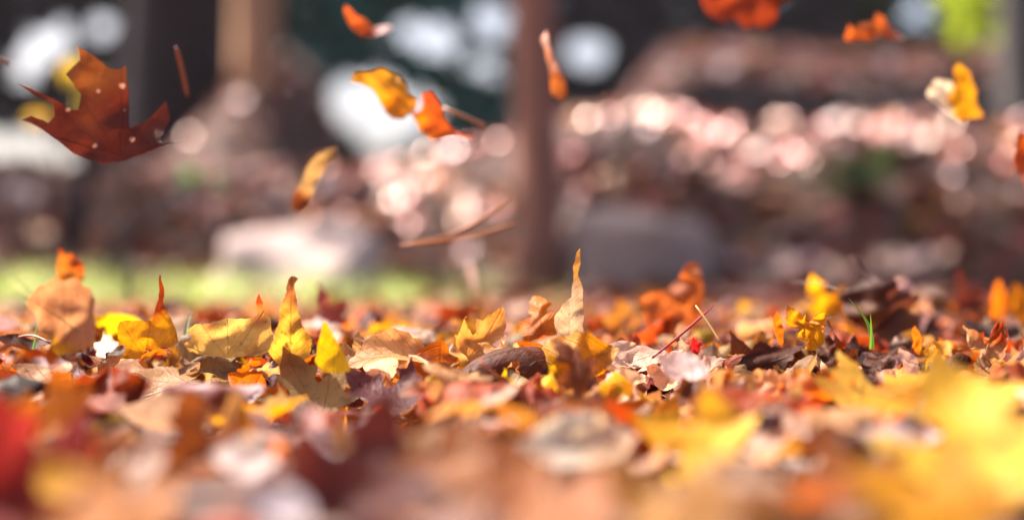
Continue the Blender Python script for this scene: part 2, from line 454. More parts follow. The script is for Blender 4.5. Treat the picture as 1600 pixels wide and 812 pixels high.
# leaves added and tilted to glint sun at the camera, mostly on the crests
HALF = (SUN+Vector((0, -1, .02))).normalized()
GL = []   # (px, py, spread px, spread py, count, tone)
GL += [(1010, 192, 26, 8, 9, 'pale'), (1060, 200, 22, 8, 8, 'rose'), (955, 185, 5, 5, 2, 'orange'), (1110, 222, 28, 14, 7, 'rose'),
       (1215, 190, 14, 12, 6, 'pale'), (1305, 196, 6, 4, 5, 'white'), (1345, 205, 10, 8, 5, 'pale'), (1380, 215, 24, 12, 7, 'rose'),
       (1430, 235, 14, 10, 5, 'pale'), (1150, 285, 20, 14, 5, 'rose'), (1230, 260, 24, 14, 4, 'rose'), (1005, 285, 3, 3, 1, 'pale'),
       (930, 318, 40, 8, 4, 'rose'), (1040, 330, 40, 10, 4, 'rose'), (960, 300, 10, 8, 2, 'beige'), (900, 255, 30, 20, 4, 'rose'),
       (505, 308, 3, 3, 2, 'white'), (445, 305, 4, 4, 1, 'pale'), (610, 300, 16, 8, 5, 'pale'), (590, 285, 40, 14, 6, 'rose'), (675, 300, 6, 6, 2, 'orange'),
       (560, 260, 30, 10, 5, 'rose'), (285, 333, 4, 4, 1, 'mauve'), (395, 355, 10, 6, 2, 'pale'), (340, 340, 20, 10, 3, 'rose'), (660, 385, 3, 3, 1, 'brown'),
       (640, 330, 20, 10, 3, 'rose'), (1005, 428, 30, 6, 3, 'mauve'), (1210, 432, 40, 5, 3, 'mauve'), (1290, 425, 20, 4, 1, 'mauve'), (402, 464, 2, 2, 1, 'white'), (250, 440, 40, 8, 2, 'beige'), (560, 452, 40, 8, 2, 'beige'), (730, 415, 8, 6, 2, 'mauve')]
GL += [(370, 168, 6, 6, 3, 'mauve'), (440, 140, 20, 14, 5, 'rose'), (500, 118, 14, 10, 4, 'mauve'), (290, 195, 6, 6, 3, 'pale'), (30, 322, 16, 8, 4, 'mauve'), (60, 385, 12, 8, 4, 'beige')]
for _ in range(75):                               # and others scattered at random, tilted to glint as well
    GL.append((rng.uniform(300, 780), rng.uniform(235, 375), 1, 1, 1, ['rose', 'pale', 'orange', 'rust', 'mauve'][rng.integers(5)]))
for _ in range(70):
    a_ = rng.uniform(880, 1600); GL.append((a_, rng.normal(215 if a_ > 1120 else 240, 38), 1, 1, 1, ['rose', 'pale', 'orange', 'mauve', 'rust'][rng.integers(5)]))
for _ in range(26):
    GL.append((rng.uniform(800, 1500), rng.uniform(420, 450), 1, 1, 1, ['mauve', 'pale'][rng.integers(2)]))
def ground_hit(px, py, lo=2.6, hi=11.3):
    d = np.arange(lo, hi, .02)
    z = CZ+(HZ-py)/F*d
    g = ground_z((px-800)/F*d, d)
    k = np.argmax(g >= z)
    return d[k] if g[k] >= z[k] else None
gc, gn, gs, gcol = [], [], [], []
for px, py, sx, sy, k, tone in GL:
    for _ in range(int(1.6*k) if k > 2 else k+1):
        x_, y_ = px+rng.normal(0, sx*.6), py+rng.normal(0, sy*.6)
        d = ground_hit(x_, y_)
        for _q in range(12):                       # above the skyline of the bank: lie on the crest instead
            if d is not None and not 6.6 < d < 8.8: break
            y_ += 4; d = ground_hit(x_, y_)
        if d is None or 6.6 < d < 8.8: continue
        p = P(x_, y_, d); gc.append((p.x, p.y, max(p.z, float(ground_z(p.x, p.y)))+.042))
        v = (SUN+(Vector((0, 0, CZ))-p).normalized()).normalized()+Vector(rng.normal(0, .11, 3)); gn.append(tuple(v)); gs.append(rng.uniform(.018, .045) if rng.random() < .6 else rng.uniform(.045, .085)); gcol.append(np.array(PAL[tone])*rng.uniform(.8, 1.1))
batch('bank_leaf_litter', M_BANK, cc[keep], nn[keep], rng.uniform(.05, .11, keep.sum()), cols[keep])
batch('damp_glint_leaves', M_DAMP_GLINT, np.array(gc), np.array(gn), np.array(gs), np.array(gcol), cup=.7)

# fallen leaves on the upper rise
n = 3500
yy = rng.uniform(8.9, 11.4, n); xx = rng.uniform(-3.2, 5.4, n)
cols = pick(['mauve', 'rose', 'brown', 'tan', 'dark'], n, [.25, .2, .25, .1, .2])*.6
batch('upper_leaf_litter', M_BANK, np.column_stack([xx, yy, ground_z(xx, yy)+rng.uniform(.004, .05, n)]), np.column_stack([rng.normal(0, .45, n), rng.normal(-.15, .45, n), np.ones(n)]), rng.uniform(.08, .16, n), cols)

# dark leaves added to paint the shaded band between the two lit rises
n = 2600
xx = rng.uniform(-.2, 5.2, n); yy = rng.uniform(7.0, 8.7, n)
cc = np.column_stack([xx, yy, ground_z(xx, yy)+rng.uniform(.0, .14, n)])
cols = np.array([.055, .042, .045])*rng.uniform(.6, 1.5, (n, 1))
batch('shade_band_leaves', M_FOREST, cc, rng.normal(size=(n, 3))+np.array([0, -.3, .8]), rng.uniform(.10, .2, n), cols)

# the far wood, seen as one dark mass with openings where the sky shows through
HOLES = [(575, 165, 46, 34), (625, 190, 30, 26), (545, 150, 18, 14), (600, 215, 24, 10), (15, 243, 75, 26), (80, 252, 34, 22), (685, 62, 20, 13), (640, 52, 8, 7), (762, 105, 9, 9),
         (765, 35, 13, 12), (915, 80, 26, 12), (60, 80, 13, 12), (92, 62, 8, 8), (40, 112, 10, 9), (160, 45, 6, 6), (295, 190, 9, 8), (40, 325, 9, 8), (655, 170, 14, 16), (1435, 20, 10, 8)]
n = 30000
yy = rng.uniform(15.0, 20.0, n); xx = rng.uniform(-1, 1, n)*(.5*yy+1.5); zz = rng.uniform(-.1, 5.6, n)
px, py = 800+xx/yy*F, HZ-(zz-CZ)/yy*F
ok = np.ones(n, bool)
for hx, hy, rx, ry in HOLES:
    ok &= ((px-hx)/(rx+20))**2+((py-hy)/(ry+20))**2 > 1
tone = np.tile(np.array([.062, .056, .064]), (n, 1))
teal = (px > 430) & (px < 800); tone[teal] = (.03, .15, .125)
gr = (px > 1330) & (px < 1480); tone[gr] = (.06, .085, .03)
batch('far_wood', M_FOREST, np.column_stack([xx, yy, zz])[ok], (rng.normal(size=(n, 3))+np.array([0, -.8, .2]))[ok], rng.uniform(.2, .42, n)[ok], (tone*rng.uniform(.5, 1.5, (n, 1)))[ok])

# grass behind the litter
def grass(name, n, xy, hmin, hmax, cols):
    V, Fc, Cc = [], [], []
    for i in range(n):
        x, y = xy(); z = float(ground_z(x, y)); h = rng.uniform(hmin, hmax)*np.clip(.75+1.6*mnoise.noise(Vector((x*6, y*5, 9))), .3, 1.6); a = rng.uniform(0, 6.28); wd = rng.uniform(.0015, .003)
        lean = rng.normal(0, .35, 2)*h; dx, dy = math.cos(a)*wd, math.sin(a)*wd
        k = len(V)
        for t in (0, .5, 1):
            cx, cy_, cz = x+lean[0]*t*t, y+lean[1]*t*t, z+h*t*(1-.15*t)
            ww = 1-t*.9
            V += [(cx-dx*ww, cy_-dy*ww, cz), (cx+dx*ww, cy_+dy*ww, cz)]
        Fc += [(k, k+1, k+3), (k, k+3, k+2), (k+2, k+3, k+5), (k+2, k+5, k+4)]
        c = np.array(cols[rng.integers(len(cols))])*rng.uniform(.7, 1.25)
        Cc += [c]*6
    tag(make(name, np.array(V), np.array(Fc), M_GRASS, col=np.array(Cc)), kind='stuff')
def gxy():
    while True:
        y = rng.uniform(2.5, 4.4); x = rng.uniform(-.36, .04)*y
        if rng.random() < (1-.9*sstep(-.14, .02, x/y))*np.clip(.45+1.9*mnoise.noise(Vector((x*5, y*4, 3))), .05, 1): return x, y
grass('grass', 8500, gxy, .03, .10, [(.42, .62, .12), (.54, .68, .18), (.32, .50, .09), (.70, .72, .36), (.50, .44, .18)])

# ------------------------------------------------------------------ trees, stones, shrubs
def tree(name, px_l, px_r, d, base_py, mat, label, crown_c, crown_r, crown_n, height=7.5, lean=(0, 0), leafcol=(.10, .05, .02), limbs=4, flare=1.15):
    x0 = ((px_l+px_r)/2-800)/F*d; r0 = (px_r-px_l)/2/F*d
    z0 = float(ground_z(x0, d))-.15
    root = bpy.data.objects.new(name, None); COL.objects.link(root); root.location = (x0, d, z0)
    tag(root, label, 'tree', 'trees behind the leaf litter')
    rr = random.Random(int(px_l))
    pts, rad = [], []
    for i in range(26):
        t = i/25
        pts.append((x0+lean[0]*t+.04*math.sin(5*t+px_l), d+lean[1]*t+.04*math.sin(4*t), z0+height*t))
        rad.append(r0*(1-.62*t)*(1+(flare-1)*math.exp(-t*26)))
    V, Fc = tube(pts, rad, 20)
    child_of(root, 'trunk', V, Fc, mat)
    cx, cyy, cz = x0+crown_c[0], d+crown_c[1], crown_c[2]
    for k in range(limbs):
        t = rr.uniform(.45, .85); b0 = Vector(pts[int(t*25)])
        tgt = Vector((cx+rr.uniform(-.7, .7)*crown_r, cyy+rr.uniform(-.7, .7)*crown_r, cz+rr.uniform(-.2, .6)*crown_r))
        lp = [b0.lerp(tgt, s)+Vector((0, 0, -.25*math.sin(math.pi*s))) for s in (0, .2, .4, .6, .8, 1)]
        V, Fc = tube(lp, [r0*.32, r0*.26, r0*.2, r0*.15, r0*.1, r0*.05], 8)
        child_of(root, 'limb', V, Fc, mat)
    m = crown_n
    clump = rng.normal(0, .55, (14, 3))*crown_r*np.array([1, 1, .6])
    cen = clump[rng.integers(14, size=m)]+rng.normal(0, .24, (m, 3))*crown_r+np.array([cx, cyy, cz])
    cen[:, 2] = np.maximum(cen[:, 2], d*.20+.45)
    cols = np.array(leafcol)*rng.uniform(.6, 1.5, (m, 1))
    batch('crown', M_CROWN, cen, rng.normal(size=(m, 3))+np.array([0, 0, .7]), rng.uniform(.16, .3, m), cols, parent=root)
    return root
tree('tree', 368, 442, 9.4, 140, M_BARK_TAN, 'tan orange trunk standing between the dark broad trunk and the teal wood', (-.95, -3.15, 5.0), .5, 450, leafcol=(.16, .07, .015))  # unseen crown pulled forward so its shade falls on the bank face
tree('tree', 794, 868, 4.4, 430, M_BARK_RED, 'reddish brown trunk rising from the foot of the bank, next to the teal wood', (-1.4, 1.45, 4.8), .95, 1200, leafcol=(.18, .06, .015))  # crown out of view, set off the trunk to shade the bank's right
tree('tree', 188, 352, 10.6, 270, M_BARK_DARK, 'very broad blackish trunk behind the flying maple leaf', (-2.6, -3.1, 5.0), 1.1, 1500, height=9, leafcol=(.07, .05, .015))  # out-of-view crown reaching far forward to darken the left bank
tree('tree', 1568, 1650, 7.6, 190, M_BARK_GREY, 'grey trunk standing beside the lime green shrub', (.4, .6, 5.0), 1.4, 700, leafcol=(.12, .07, .015))

def stone(name, px0, px1, py0, py1, d, mat, label, seed, deep=.6, ez=.5, ey=.7):
    a = P(px0, py1, d); b_ = P(px1, py0, d)
    cx = (a.x+b_.x)/2; hw = (b_.x-a.x)/2; gz = float(ground_z(cx, d))
    h = b_.z-gz
    V, Fc = [], []
    nu, nv = 40, 18
    for j in range(nv+1):
        th = math.pi*j/nv
        for i in range(nu):
            ph = 2*math.pi*i/nu
            v = Vector((math.sin(th)*math.cos(ph), math.sin(th)*math.sin(ph), math.cos(th)))
            s = Vector((abs(v.x)**.62*math.copysign(1, v.x), abs(v.y)**ey*math.copysign(1, v.y), abs(v.z)**ez*math.copysign(1, v.z)))
            k = 1+.26*mnoise.noise(v*1.6+Vector((seed, 0, 0)))+.05*mnoise.noise(v*5+Vector((0, seed, 0)))
            V.append((cx+s.x*hw*k, d+hw*deep*.6+s.y*hw*deep*k, gz+s.z*h*k*.98))
    for j in range(nv):
        for i in range(nu):
            p, q_ = j*nu+i, j*nu+(i+1) % nu
            Fc += [(p, p+nu, q_+nu), (p, q_+nu, q_)]
    tag(make_at(name, np.array(V), np.array(Fc), mat), label, 'stone', 'stones at the foot of the bank')
stone('stone', 320, 606, 344, 438, 4.2, M_STONE, 'pale pinkish flat stone behind the strip of grass', 5.3, 1.5, .8, .9)
stone('stone', 868, 1115, 326, 428, 4.4, M_STONE_TAN, 'broad low brown grey stone in shade just beside the reddish trunk', 8.7)

def shrub(name, label, cx, cyy, z0, pts_px, d, cols, size, grp='shrubs on the slope', mat=M_LIME, per=12, spread=.05):
    root = bpy.data.objects.new(name, None); COL.objects.link(root); root.location = (cx, cyy, z0); tag(root, label, 'shrub', grp)
    cen, cl = [], []
    for i, (px, py, tone) in enumerate(pts_px):
        p = P(px, py, d)
        a = Vector((cx, cyy, z0)); mid = a.lerp(p, .5)+Vector((.03, 0, .06))
        V, Fc = tube([a, a.lerp(mid, .5), mid, mid.lerp(p, .6), p], [.012, .010, .008, .005, .002], 6)
        child_of(root, 'branch', V, Fc, M_BARK_DARK)
        for _ in range(per):
            cen.append(np.array(p)+rng.normal(0, spread, 3)); cl.append(np.array(tone)*rng.uniform(.8, 1.15))
    batch('foliage', mat, np.array(cen), rng.normal(size=(len(cen), 3))*.5+np.array(SUN)*.6+np.array([0, .6, 0]), rng.uniform(size*.7, size*1.2, len(cen)), np.array(cl), parent=root)
lime = (.56, .70, .05)
gxx = (1520-800)/F*11.2
shrub('shrub', 'lime green sunlit shrub high on the slope near the grey trunk', gxx, 11.2, float(ground_z(gxx, 11.2)),
      [(1520, 8, lime), (1512, 25, lime), (1526, 40, lime), (1520, 55, lime), (1545, 105, (.55, .38, .22)), (1530, 115, (.5, .36, .25)), (1505, -20, lime), (1535, -25, lime)], 11.2, None, .13, per=22, spread=.08)
gxx = (105-800)/F*3.7
shrub('sapling', 'small sapling with a few bright yellow leaves behind the flying maple leaf', gxx, 3.7, float(ground_z(gxx, 3.7)),
      [(128, 124, (.80, .58, .06)), (68, 186, (.80, .52, .08)), (140, 160, (.8, .6, .1)), (150, 135, (.35, .3, .04)), (292, 275, (.12, .32, .08)), (345, 285, (.10, .14, .06)), (116, 112, (.8, .58, .06))], 3.7, None, .05, per=5, spread=.012)
for nm, px_, py_, d_, lb in (('shrub', 1330, 285, 4.9, 'low dark green plant on the face of the bank'), ('shrub', 1400, 268, 5.1, 'low mid green plant on the face of the bank beside the dark green one')):
    gx = (px_-800)/F*d_; gz = float(ground_z(gx, d_))
    shrub(nm, lb, gx, d_, gz, [(px_-25, py_-8, (.06, .12, .03)), (px_+20, py_, (.10, .18, .04)), (px_, py_-18, (.08, .15, .04))], d_, None, .05, per=14, spread=.03)

# ------------------------------------------------------------------ leaves falling through the air
def from_photo(pts, cx, cy_, span):           # an outline read off the photograph -> leaf coordinates
    return [((x-cx)/span, (cy_-y)/span) for x, y in pts]
FALL = []
def falling(kind, name, label, px, py, d, wpx, roll, pitch, yaw, base, seed, **k):
    L = add_leaf(kind, 'hi', P(px, py, d), wpx*d/F, roll, pitch, yaw, base, seed, **k)
    LEAVES.pop(); FALL.append((L, name, label)); return L
big = [(37, 140), (74, 155), (95, 163), (118, 176), (129, 176), (132, 150), (109, 119), (129, 97), (126, 74), (148, 87), (170, 106), (185, 111), (200, 103), (202, 133), (204, 163), (208, 207),
       (231, 195), (246, 178), (262, 160), (270, 190), (256, 226), (262, 240), (296, 236), (240, 250), (212, 257), (168, 266), (124, 250), (99, 232), (70, 214), (46, 206), (60, 196), (84, 204), (93, 190), (90, 168), (62, 158)]
bigs = tri_shape(from_photo(big, 195, 250, 200), .045, .006, 9)
rl = np.random.default_rng(4)
falling('maple', 'maple_leaf', 'large dark red brown maple leaf flying with lobes spread above the grass', 160, 182, 1.19, 200, 0, 10, 8, (.085, .014, .008), 5, shape=bigs, across=.25, along=.5, along3=.5, crumple=.03, fold=.06,
        other=(.16, .048, .014), grad=dict(axis=(-.25, 1), cut=.60, soft=.4))  # top lobe painted more orange for light shining through it
def traced(pts, rx=.07, seed=1):
    a = np.array(pts); span = max(np.ptp(a[:, 0]), np.ptp(a[:, 1])); cx = (a[:, 0].min()+a[:, 0].max())/2
    return a, span, tri_shape(from_photo(pts, cx, a[:, 1].max(), span), rx*.7, .008, seed)
def flyer(kind, name, label, pts, d, base, seed, pitch=10, yaw=15, shift=(0, 0), **k):
    a, span, sh = traced(pts, seed=seed)
    mid = (a.min(0)+a.max(0))/2+np.array(shift)
    falling(kind, name, label, mid[0], mid[1], d, span*1.06, 0, pitch, yaw, base, seed, shape=sh, **k)
flyer('oval', 'oval_leaf', 'small rust orange leaf with pale tip falling in front of the teal wood', [(530, 17), (545, 20), (556, 30), (570, 31), (582, 43), (600, 43), (614, 57), (597, 63), (572, 62), (556, 52), (541, 40)], 1.42, (.38, .085, .016), 6,
      across=1.6, along=1.2, crumple=.06, other='white', grad=dict(axis=(1, 0), cut=.12, soft=.12))
flyer('maple', 'maple_leaf', 'golden yellow leaf curled over the brightest gap in the wood', [(538, 120), (552, 105), (575, 103), (590, 98), (604, 103), (620, 108), (632, 122), (637, 140), (650, 152), (643, 172), (622, 184), (606, 176), (592, 152), (578, 132), (558, 124)], 1.31, (.56, .29, .02), 7, shift=(13, 3),
      across=1.4, along=1.3, crumple=.06, other='amber', grad=dict(axis=(.3, -1), cut=-.25, soft=.3))
flyer('oval', 'oval_leaf', 'orange red curled leaf with a long stem touching the golden flying leaf', [(640, 168), (648, 182), (664, 176), (668, 150), (682, 148), (696, 166), (702, 186), (716, 206), (748, 228), (745, 236), (716, 221), (702, 224), (680, 226), (660, 214), (645, 192)], 1.33, (.60, .09, .02), 8, shift=(-14, -2),
      across=1.5, along=1.1, crumple=.06, other='orange', grad=dict(axis=(-1, -.6), cut=-.2, soft=.3))
flyer('oval', 'oval_leaf', 'narrow tan leaf rolled along its length, falling above the pale stone', [(527, 224), (524, 244), (506, 258), (497, 275), (488, 292), (478, 320), (466, 330), (452, 326), (456, 306), (468, 282), (474, 262), (488, 244), (506, 234)], 1.34, (.36, .21, .10), 9,
      yaw=25, across=2.2, along=.8, crumple=.06, other='brown', grad=dict(axis=(0, -1), cut=-.3, soft=.25))  # lower end painted darker, as under light from above
flyer('oval', 'oval_leaf', 'thin leaf seen edge on, pale above and orange below, beside the reddish trunk', [(846, 66), (856, 60), (863, 82), (870, 104), (884, 128), (884, 158), (872, 164), (852, 156), (855, 132), (860, 112), (853, 92)], 1.36, (.40, .12, .02), 10,
      yaw=30, across=2.4, along=.8, crumple=.05, other=(.50, .34, .32), grad=dict(axis=(.9, .7), cut=.44, soft=.2))
flyer('maple', 'maple_leaf', 'rust red maple leaf falling half above the top edge of the picture', [(1080, -8), (1098, 6), (1108, 26), (1126, 42), (1142, 36), (1160, 48), (1174, 42), (1188, 46), (1206, 40), (1212, 18), (1232, 14), (1228, -30), (1196, -40), (1180, -84), (1150, -70), (1130, -88), (1112, -50), (1084, -46)], 1.5, (.33, .05, .010), 11,
      across=1.2, along=.9, crumple=.06, stem=0)
flyer('maple', 'maple_leaf', 'orange leaf folded into a wedge falling before the dark slope', [(1318, 76), (1317, 50), (1336, 52), (1350, 40), (1366, 40), (1376, 22), (1388, 28), (1398, 46), (1411, 72), (1392, 74), (1370, 70), (1350, 76), (1334, 72)], 1.44, (.46, .11, .016), 12,
      across=1.3, along=1.0, crumple=.07, other='white', grad=dict(axis=(1, 0), cut=.42, soft=.12))
flyer('maple', 'maple_leaf', 'folded leaf with one golden wing and one pale wing, falling before the lit bank', [(1458, 152), (1468, 130), (1486, 131), (1497, 142), (1494, 116), (1502, 106), (1518, 117), (1526, 146), (1528, 166), (1536, 182), (1520, 188), (1500, 194), (1482, 184), (1470, 166)], 1.42, 'gold', 13,
      across=-1.8, along=.9, crumple=.06, fold=.35, other='white', grad=dict(axis=(-1, .2), cut=.22, soft=.2))
flyer('maple', 'maple_leaf', 'orange red leaf falling at the very edge of the picture past the grey trunk', [(1576, 226), (1590, 206), (1604, 214), (1622, 226), (1640, 262), (1622, 296), (1602, 300), (1592, 276), (1580, 256)], 1.40, (.42, .085, .012), 15,
      across=1.4, along=.8, crumple=.06)
for L, nm, lb in FALL:
    o = make_at(nm, L['V'], L['F'], M_LEAF_SPOT if 'large dark' in lb else M_LEAF, col=L['col'], uv=L['uv'])
    tag(o, lb, 'leaf', 'leaves falling through the air')
    if 'stem' in L: child_of(o, 'stem', L['stem'][0], L['stem'][1], M_STEM, col=L['stem'][2])
    if 'long stem' in lb:
        V, Fc = tube([P(692, 170, 1.33), P(715, 178, 1.33), P(736, 187, 1.335), P(757, 196, 1.34)], [.0022, .0019, .0018, .0026], 6)
        child_of(o, 'stem', V, Fc, M_STEM, col=np.tile([.5, .26, .14], (len(V), 1)))

def needle(pts, rad, colr, parent=None, name='pine_needle'):
    V, Fc = tube(pts, rad, 6)
    c = np.tile(np.array(colr), (len(V), 1))
    if parent: return child_of(parent, name, V, Fc, M_STEM, col=c)
    return make_at(name, V, Fc, M_STEM, col=c)
def arc(a, b_, sag, n=8):
    return [a.lerp(b_, t/(n-1))+Vector((0, 0, sag*math.sin(math.pi*t/(n-1)))) for t in range(n)]
tag(needle(arc(P(275, 74, 1.27), P(293, 150, 1.30), .002), [.0008]+[.0019]*6+[.001], (.42, .13, .06)), 'single rust coloured pine needle falling beside the big flying maple leaf', 'pine needle', 'pine needles in the air')
tag(needle(arc(P(-20, 90, 1.4), P(18, 100, 1.4), .001), .0018, (.32, .10, .05)), 'reddish pine needle entering at the edge left of the big flying maple leaf', 'pine needle', 'pine needles in the air')
pr_ = bpy.data.objects.new('pine_needle_pair', None); COL.objects.link(pr_); pr_.location = P(626, 383, 1.33)
tag(pr_, 'pair of orange pine needles joined at one end, falling beside the reddish trunk', 'pine needle', 'pine needles in the air')
needle(arc(P(626, 383, 1.33), P(806, 350, 1.36), -.004), [.0012]+[.0018]*6+[.0012], (.50, .17, .05), pr_, 'needle')
needle(arc(P(632, 382, 1.33), P(795, 314, 1.42), -.009), [.0010]+[.0014]*6+[.0008], (.46, .16, .05), pr_, 'needle')

# ------------------------------------------------------------------ the litter: leaves that can be pointed out one by one
HERO = []
def hero(kind, short, label, px, py, d, wpx, roll, pitch, yaw, base, seed, lod='hi', **k):
    L = add_leaf(kind, lod, P(px, py, d), wpx*d/F, roll, pitch, yaw, base, seed, **k)
    L['label'] = label; L['short'] = short
    HERO.append(L); return L
# a serrated yellow leaf with a long dried spike, as an outline of its own
spike = from_photo([(183, 520), (186, 514), (199, 511), (212, 512), (224, 514), (235, 509), (243, 488), (249, 466), (253, 440), (256, 440), (258, 466), (254, 486), (262, 500), (272, 515), (283, 536), (281, 545), (268, 552),
                    (250, 556), (236, 572), (222, 570), (206, 572), (190, 574), (184, 568), (186, 548)], 232, 578, 100)
hero('maple', 'the spotted yellow spiked leaf', 'spotted yellow leaf with one tall dried brown spike standing up in front of the grass', 232, 518, 1.10, 102, 0, 8, -8, 'gold', 21,
     shape=tri_shape(spike, .05, .012, 2), across=.9, along=.5, crumple=.03, freq=14, other='rust', grad=dict(axis=(.25, 1), cut=.74, soft=.35))
torn = from_photo([(300, 520), (314, 509), (338, 506), (356, 500), (385, 499), (405, 497), (410, 492), (408, 475), (414, 458), (420, 474), (419, 494), (428, 497), (430, 520), (436, 556), (415, 562), (380, 560), (340, 560), (305, 558), (296, 545), (310, 530)], 365, 565, 130)
hero('maple', 'the broad torn tan yellow leaf', 'broad tan yellow leaf with a torn upper edge beside the spiked yellow leaf', 366, 524, 1.085, 132, 0, 14, 12, (.68, .42, .12), 22, shape=tri_shape(torn, .05, .012, 2),
     across=.8, along=.9, crumple=.045, freq=13, other='rust', grad=dict(axis=(0, 1), cut=.62, soft=.2))
tall = from_photo([(428, 520), (433, 495), (440, 470), (446, 448), (454, 443), (460, 444), (455, 452), (458, 475), (462, 500), (470, 520), (488, 545), (480, 562), (468, 575), (448, 584), (430, 578), (418, 560)], 452, 588, 110)
hero('oval', 'the narrow amber leaf', 'narrow amber leaf standing upright with a thin tip above the torn one', 454, 515, 1.07, 112, 0, 4, 15, (.66, .36, .04), 23, shape=tri_shape(tall, .045, .014, 2), across=1.8, along=.7, crumple=.05, freq=13, other=(.34, .13, .04), grad=dict(axis=(-.2, 1), cut=.72, soft=.35))
yel = from_photo([(500, 512), (506, 512), (516, 535), (530, 556), (546, 576), (551, 590), (524, 594), (500, 590), (488, 575), (492, 545)], 518, 594, 80)
hero('oval', 'the pointed bright yellow leaf', 'pointed bright yellow leaf standing up beside the narrow amber one', 518, 553, 1.02, 80, 0, 6, -10, 'yellow', 24, shape=tri_shape(yel, .06, .01, 2), across=1.2, along=.5, crumple=.02)
curlL = from_photo([(40, 470), (46, 452), (62, 436), (92, 428), (122, 430), (140, 444), (148, 470), (146, 500), (152, 520), (150, 550), (128, 580), (98, 560), (80, 540), (78, 515), (66, 490)], 105, 585, 150)
hero('maple', 'the big curled tan leaf', 'big tan leaf curled over upright with wavy ribs, beside the spiked yellow leaf', 104, 500, 1.24, 152, 0, 24, 25, (.46, .22, .11), 25, shape=tri_shape(curlL, .04, .014, 2), across=1.7, along=.9, crumple=.055, freq=15, other='gold', grad=dict(axis=(-.3, -1), cut=-.30, soft=.3))
otip = from_photo([(88, 446), (86, 420), (92, 396), (88, 386), (96, 389), (104, 400), (112, 397), (118, 404), (128, 404), (132, 418), (130, 446), (110, 455)], 110, 455, 70)
hero('oval', 'the ragged orange tip', 'small ragged orange leaf tip poking up right behind the big curled tan leaf', 108, 421, 1.33, 70, 0, 10, 20, (.56, .20, .03), 26, shape=tri_shape(otip, .07, .014, 2), across=1.5, along=1.0, crumple=.07, other='rust', grad=dict(axis=(.6, 1), cut=.55, soft=.4))
hero('maple', 'the dark leaf before the grass', 'dark maroon brown leaf standing upright against the grass', 512, 487, 1.42, 78, 15, 10, 50, (.12, .03, .025), 27, across=2.6, along=.6, crumple=.05)
hero('oval', 'the long rolled beige leaf', 'long beige leaf rolled into a low arch, bright along its ridge', 610, 552, 1.08, 150, 92, 55, 5, 'beige', 28, across=3.0, along=-.9, crumple=.03)
hero('maple', 'the golden tan leaf', 'golden tan maple leaf propped at a slant behind the rolled beige leaf', 752, 532, 1.12, 120, -35, 35, 10, (.56, .27, .05), 29, across=3.0, along=1.6, crumple=.06, freq=9, other='beige', grad=dict(axis=(1, 0), cut=.1, soft=.6))
hero('maple', 'the arched orange leaf', 'arched bright orange leaf with a dark hollow beneath it', 845, 500, 1.14, 95, 20, 40, -20, 'orange', 30, across=-2.2, along=-1.2, crumple=.05)
pale = from_photo([(862, 545), (858, 520), (864, 500), (880, 480), (898, 470), (901, 440), (899, 420), (906, 400), (911, 393), (912, 412), (908, 432), (916, 455), (917, 490), (914, 530), (905, 548), (885, 552)], 892, 552, 110)
hero('oval', 'the pale spiked leaf', 'pale beige ribbed leaf with a thin amber point rising above the litter', 892, 490, 1.11, 110, 0, 8, 25, (.48, .32, .22), 31, shape=tri_shape(pale, .045, .01, 2), across=1.8, along=.3, crumple=.028, freq=15, other=(.42, .20, .05), grad=dict(axis=(0, 1), cut=.86, soft=.3))
hump = from_photo([(1003, 480), (1012, 470), (1030, 464), (1052, 460), (1068, 446), (1074, 426), (1086, 418), (1098, 420), (1106, 436), (1106, 470), (1104, 500), (1092, 528), (1060, 534), (1024, 530), (1004, 520), (1001, 500)], 1056, 535, 115)
hero('oak', 'the humped rust leaf', 'rust brown leaf standing like a hump with one tall rounded end', 1056, 476, 1.38, 115, 0, 6, 8, (.42, .13, .03), 32, shape=tri_shape(hump, .05, .01, 2), across=1.1, along=.6, crumple=.06, freq=14)
hero('oval', 'the white leaf', 'whitish leaf tilted to the light in front of the red twig', 1066, 573, .98, 92, 70, 42, -10, 'white', 33, across=1.2, along=.6, crumple=.03)
hero('oval', 'the small red leaf', 'small bright red leaf standing between the white leaf and the red twig', 1086, 541, 1.07, 30, 10, 15, 30, (.55, .02, .02), 34, across=1.5, along=.6, crumple=.05)
hero('maple', 'the upright yellow maple leaf', 'yellow leaf standing upright beside the big dark curled leaf', 1288, 473, 1.46, 84, 25, 12, 20, 'yellow', 35, across=1.6, along=.8, crumple=.04, other='gold', grad=dict(axis=(1, 0), cut=.1, soft=.5))
darkc = from_photo([(1310, 452), (1328, 446), (1338, 430), (1358, 428), (1372, 442), (1394, 434), (1405, 450), (1420, 444), (1436, 455), (1448, 448), (1442, 476), (1430, 500), (1438, 520), (1416, 548), (1370, 550), (1345, 546), (1350, 522), (1330, 500), (1320, 472)], 1380, 550, 140)
hero('maple', 'the big dark curled leaf', 'big dark brown leaf curled like a cave with the grass blades before it', 1380, 490, 1.34, 142, 0, 12, -10, (.075, .022, .014), 36, shape=tri_shape(darkc, .045, .012, 2), across=-2.0, along=-.9, crumple=.09, freq=13, other=(.16, .06, .02), grad=dict(axis=(0, -1), cut=-.4, soft=.3))
hero('oval', 'the dark crumpled leaf tip', 'dark brown crumpled leaf lying on top of the big dark curled leaf', 1400, 462, 1.40, 80, 80, 30, 30, (.10, .04, .035), 37, across=3.2, along=1.6, crumple=.06)
hero('oval', 'the small mauve chip', 'small pale mauve leaf resting on top of the big dark curled leaf', 1412, 444, 1.38, 40, 60, 35, 10, 'mauve', 38, across=2.0, along=1.0, crumple=.05)
hero('maple', 'the dark red upright leaf', 'dark red leaf standing upright farther back beside the orange pair', 1506, 462, 1.62, 74, 10, 8, 25, (.085, .018, .014), 39, across=2.0, along=.7, crumple=.05)
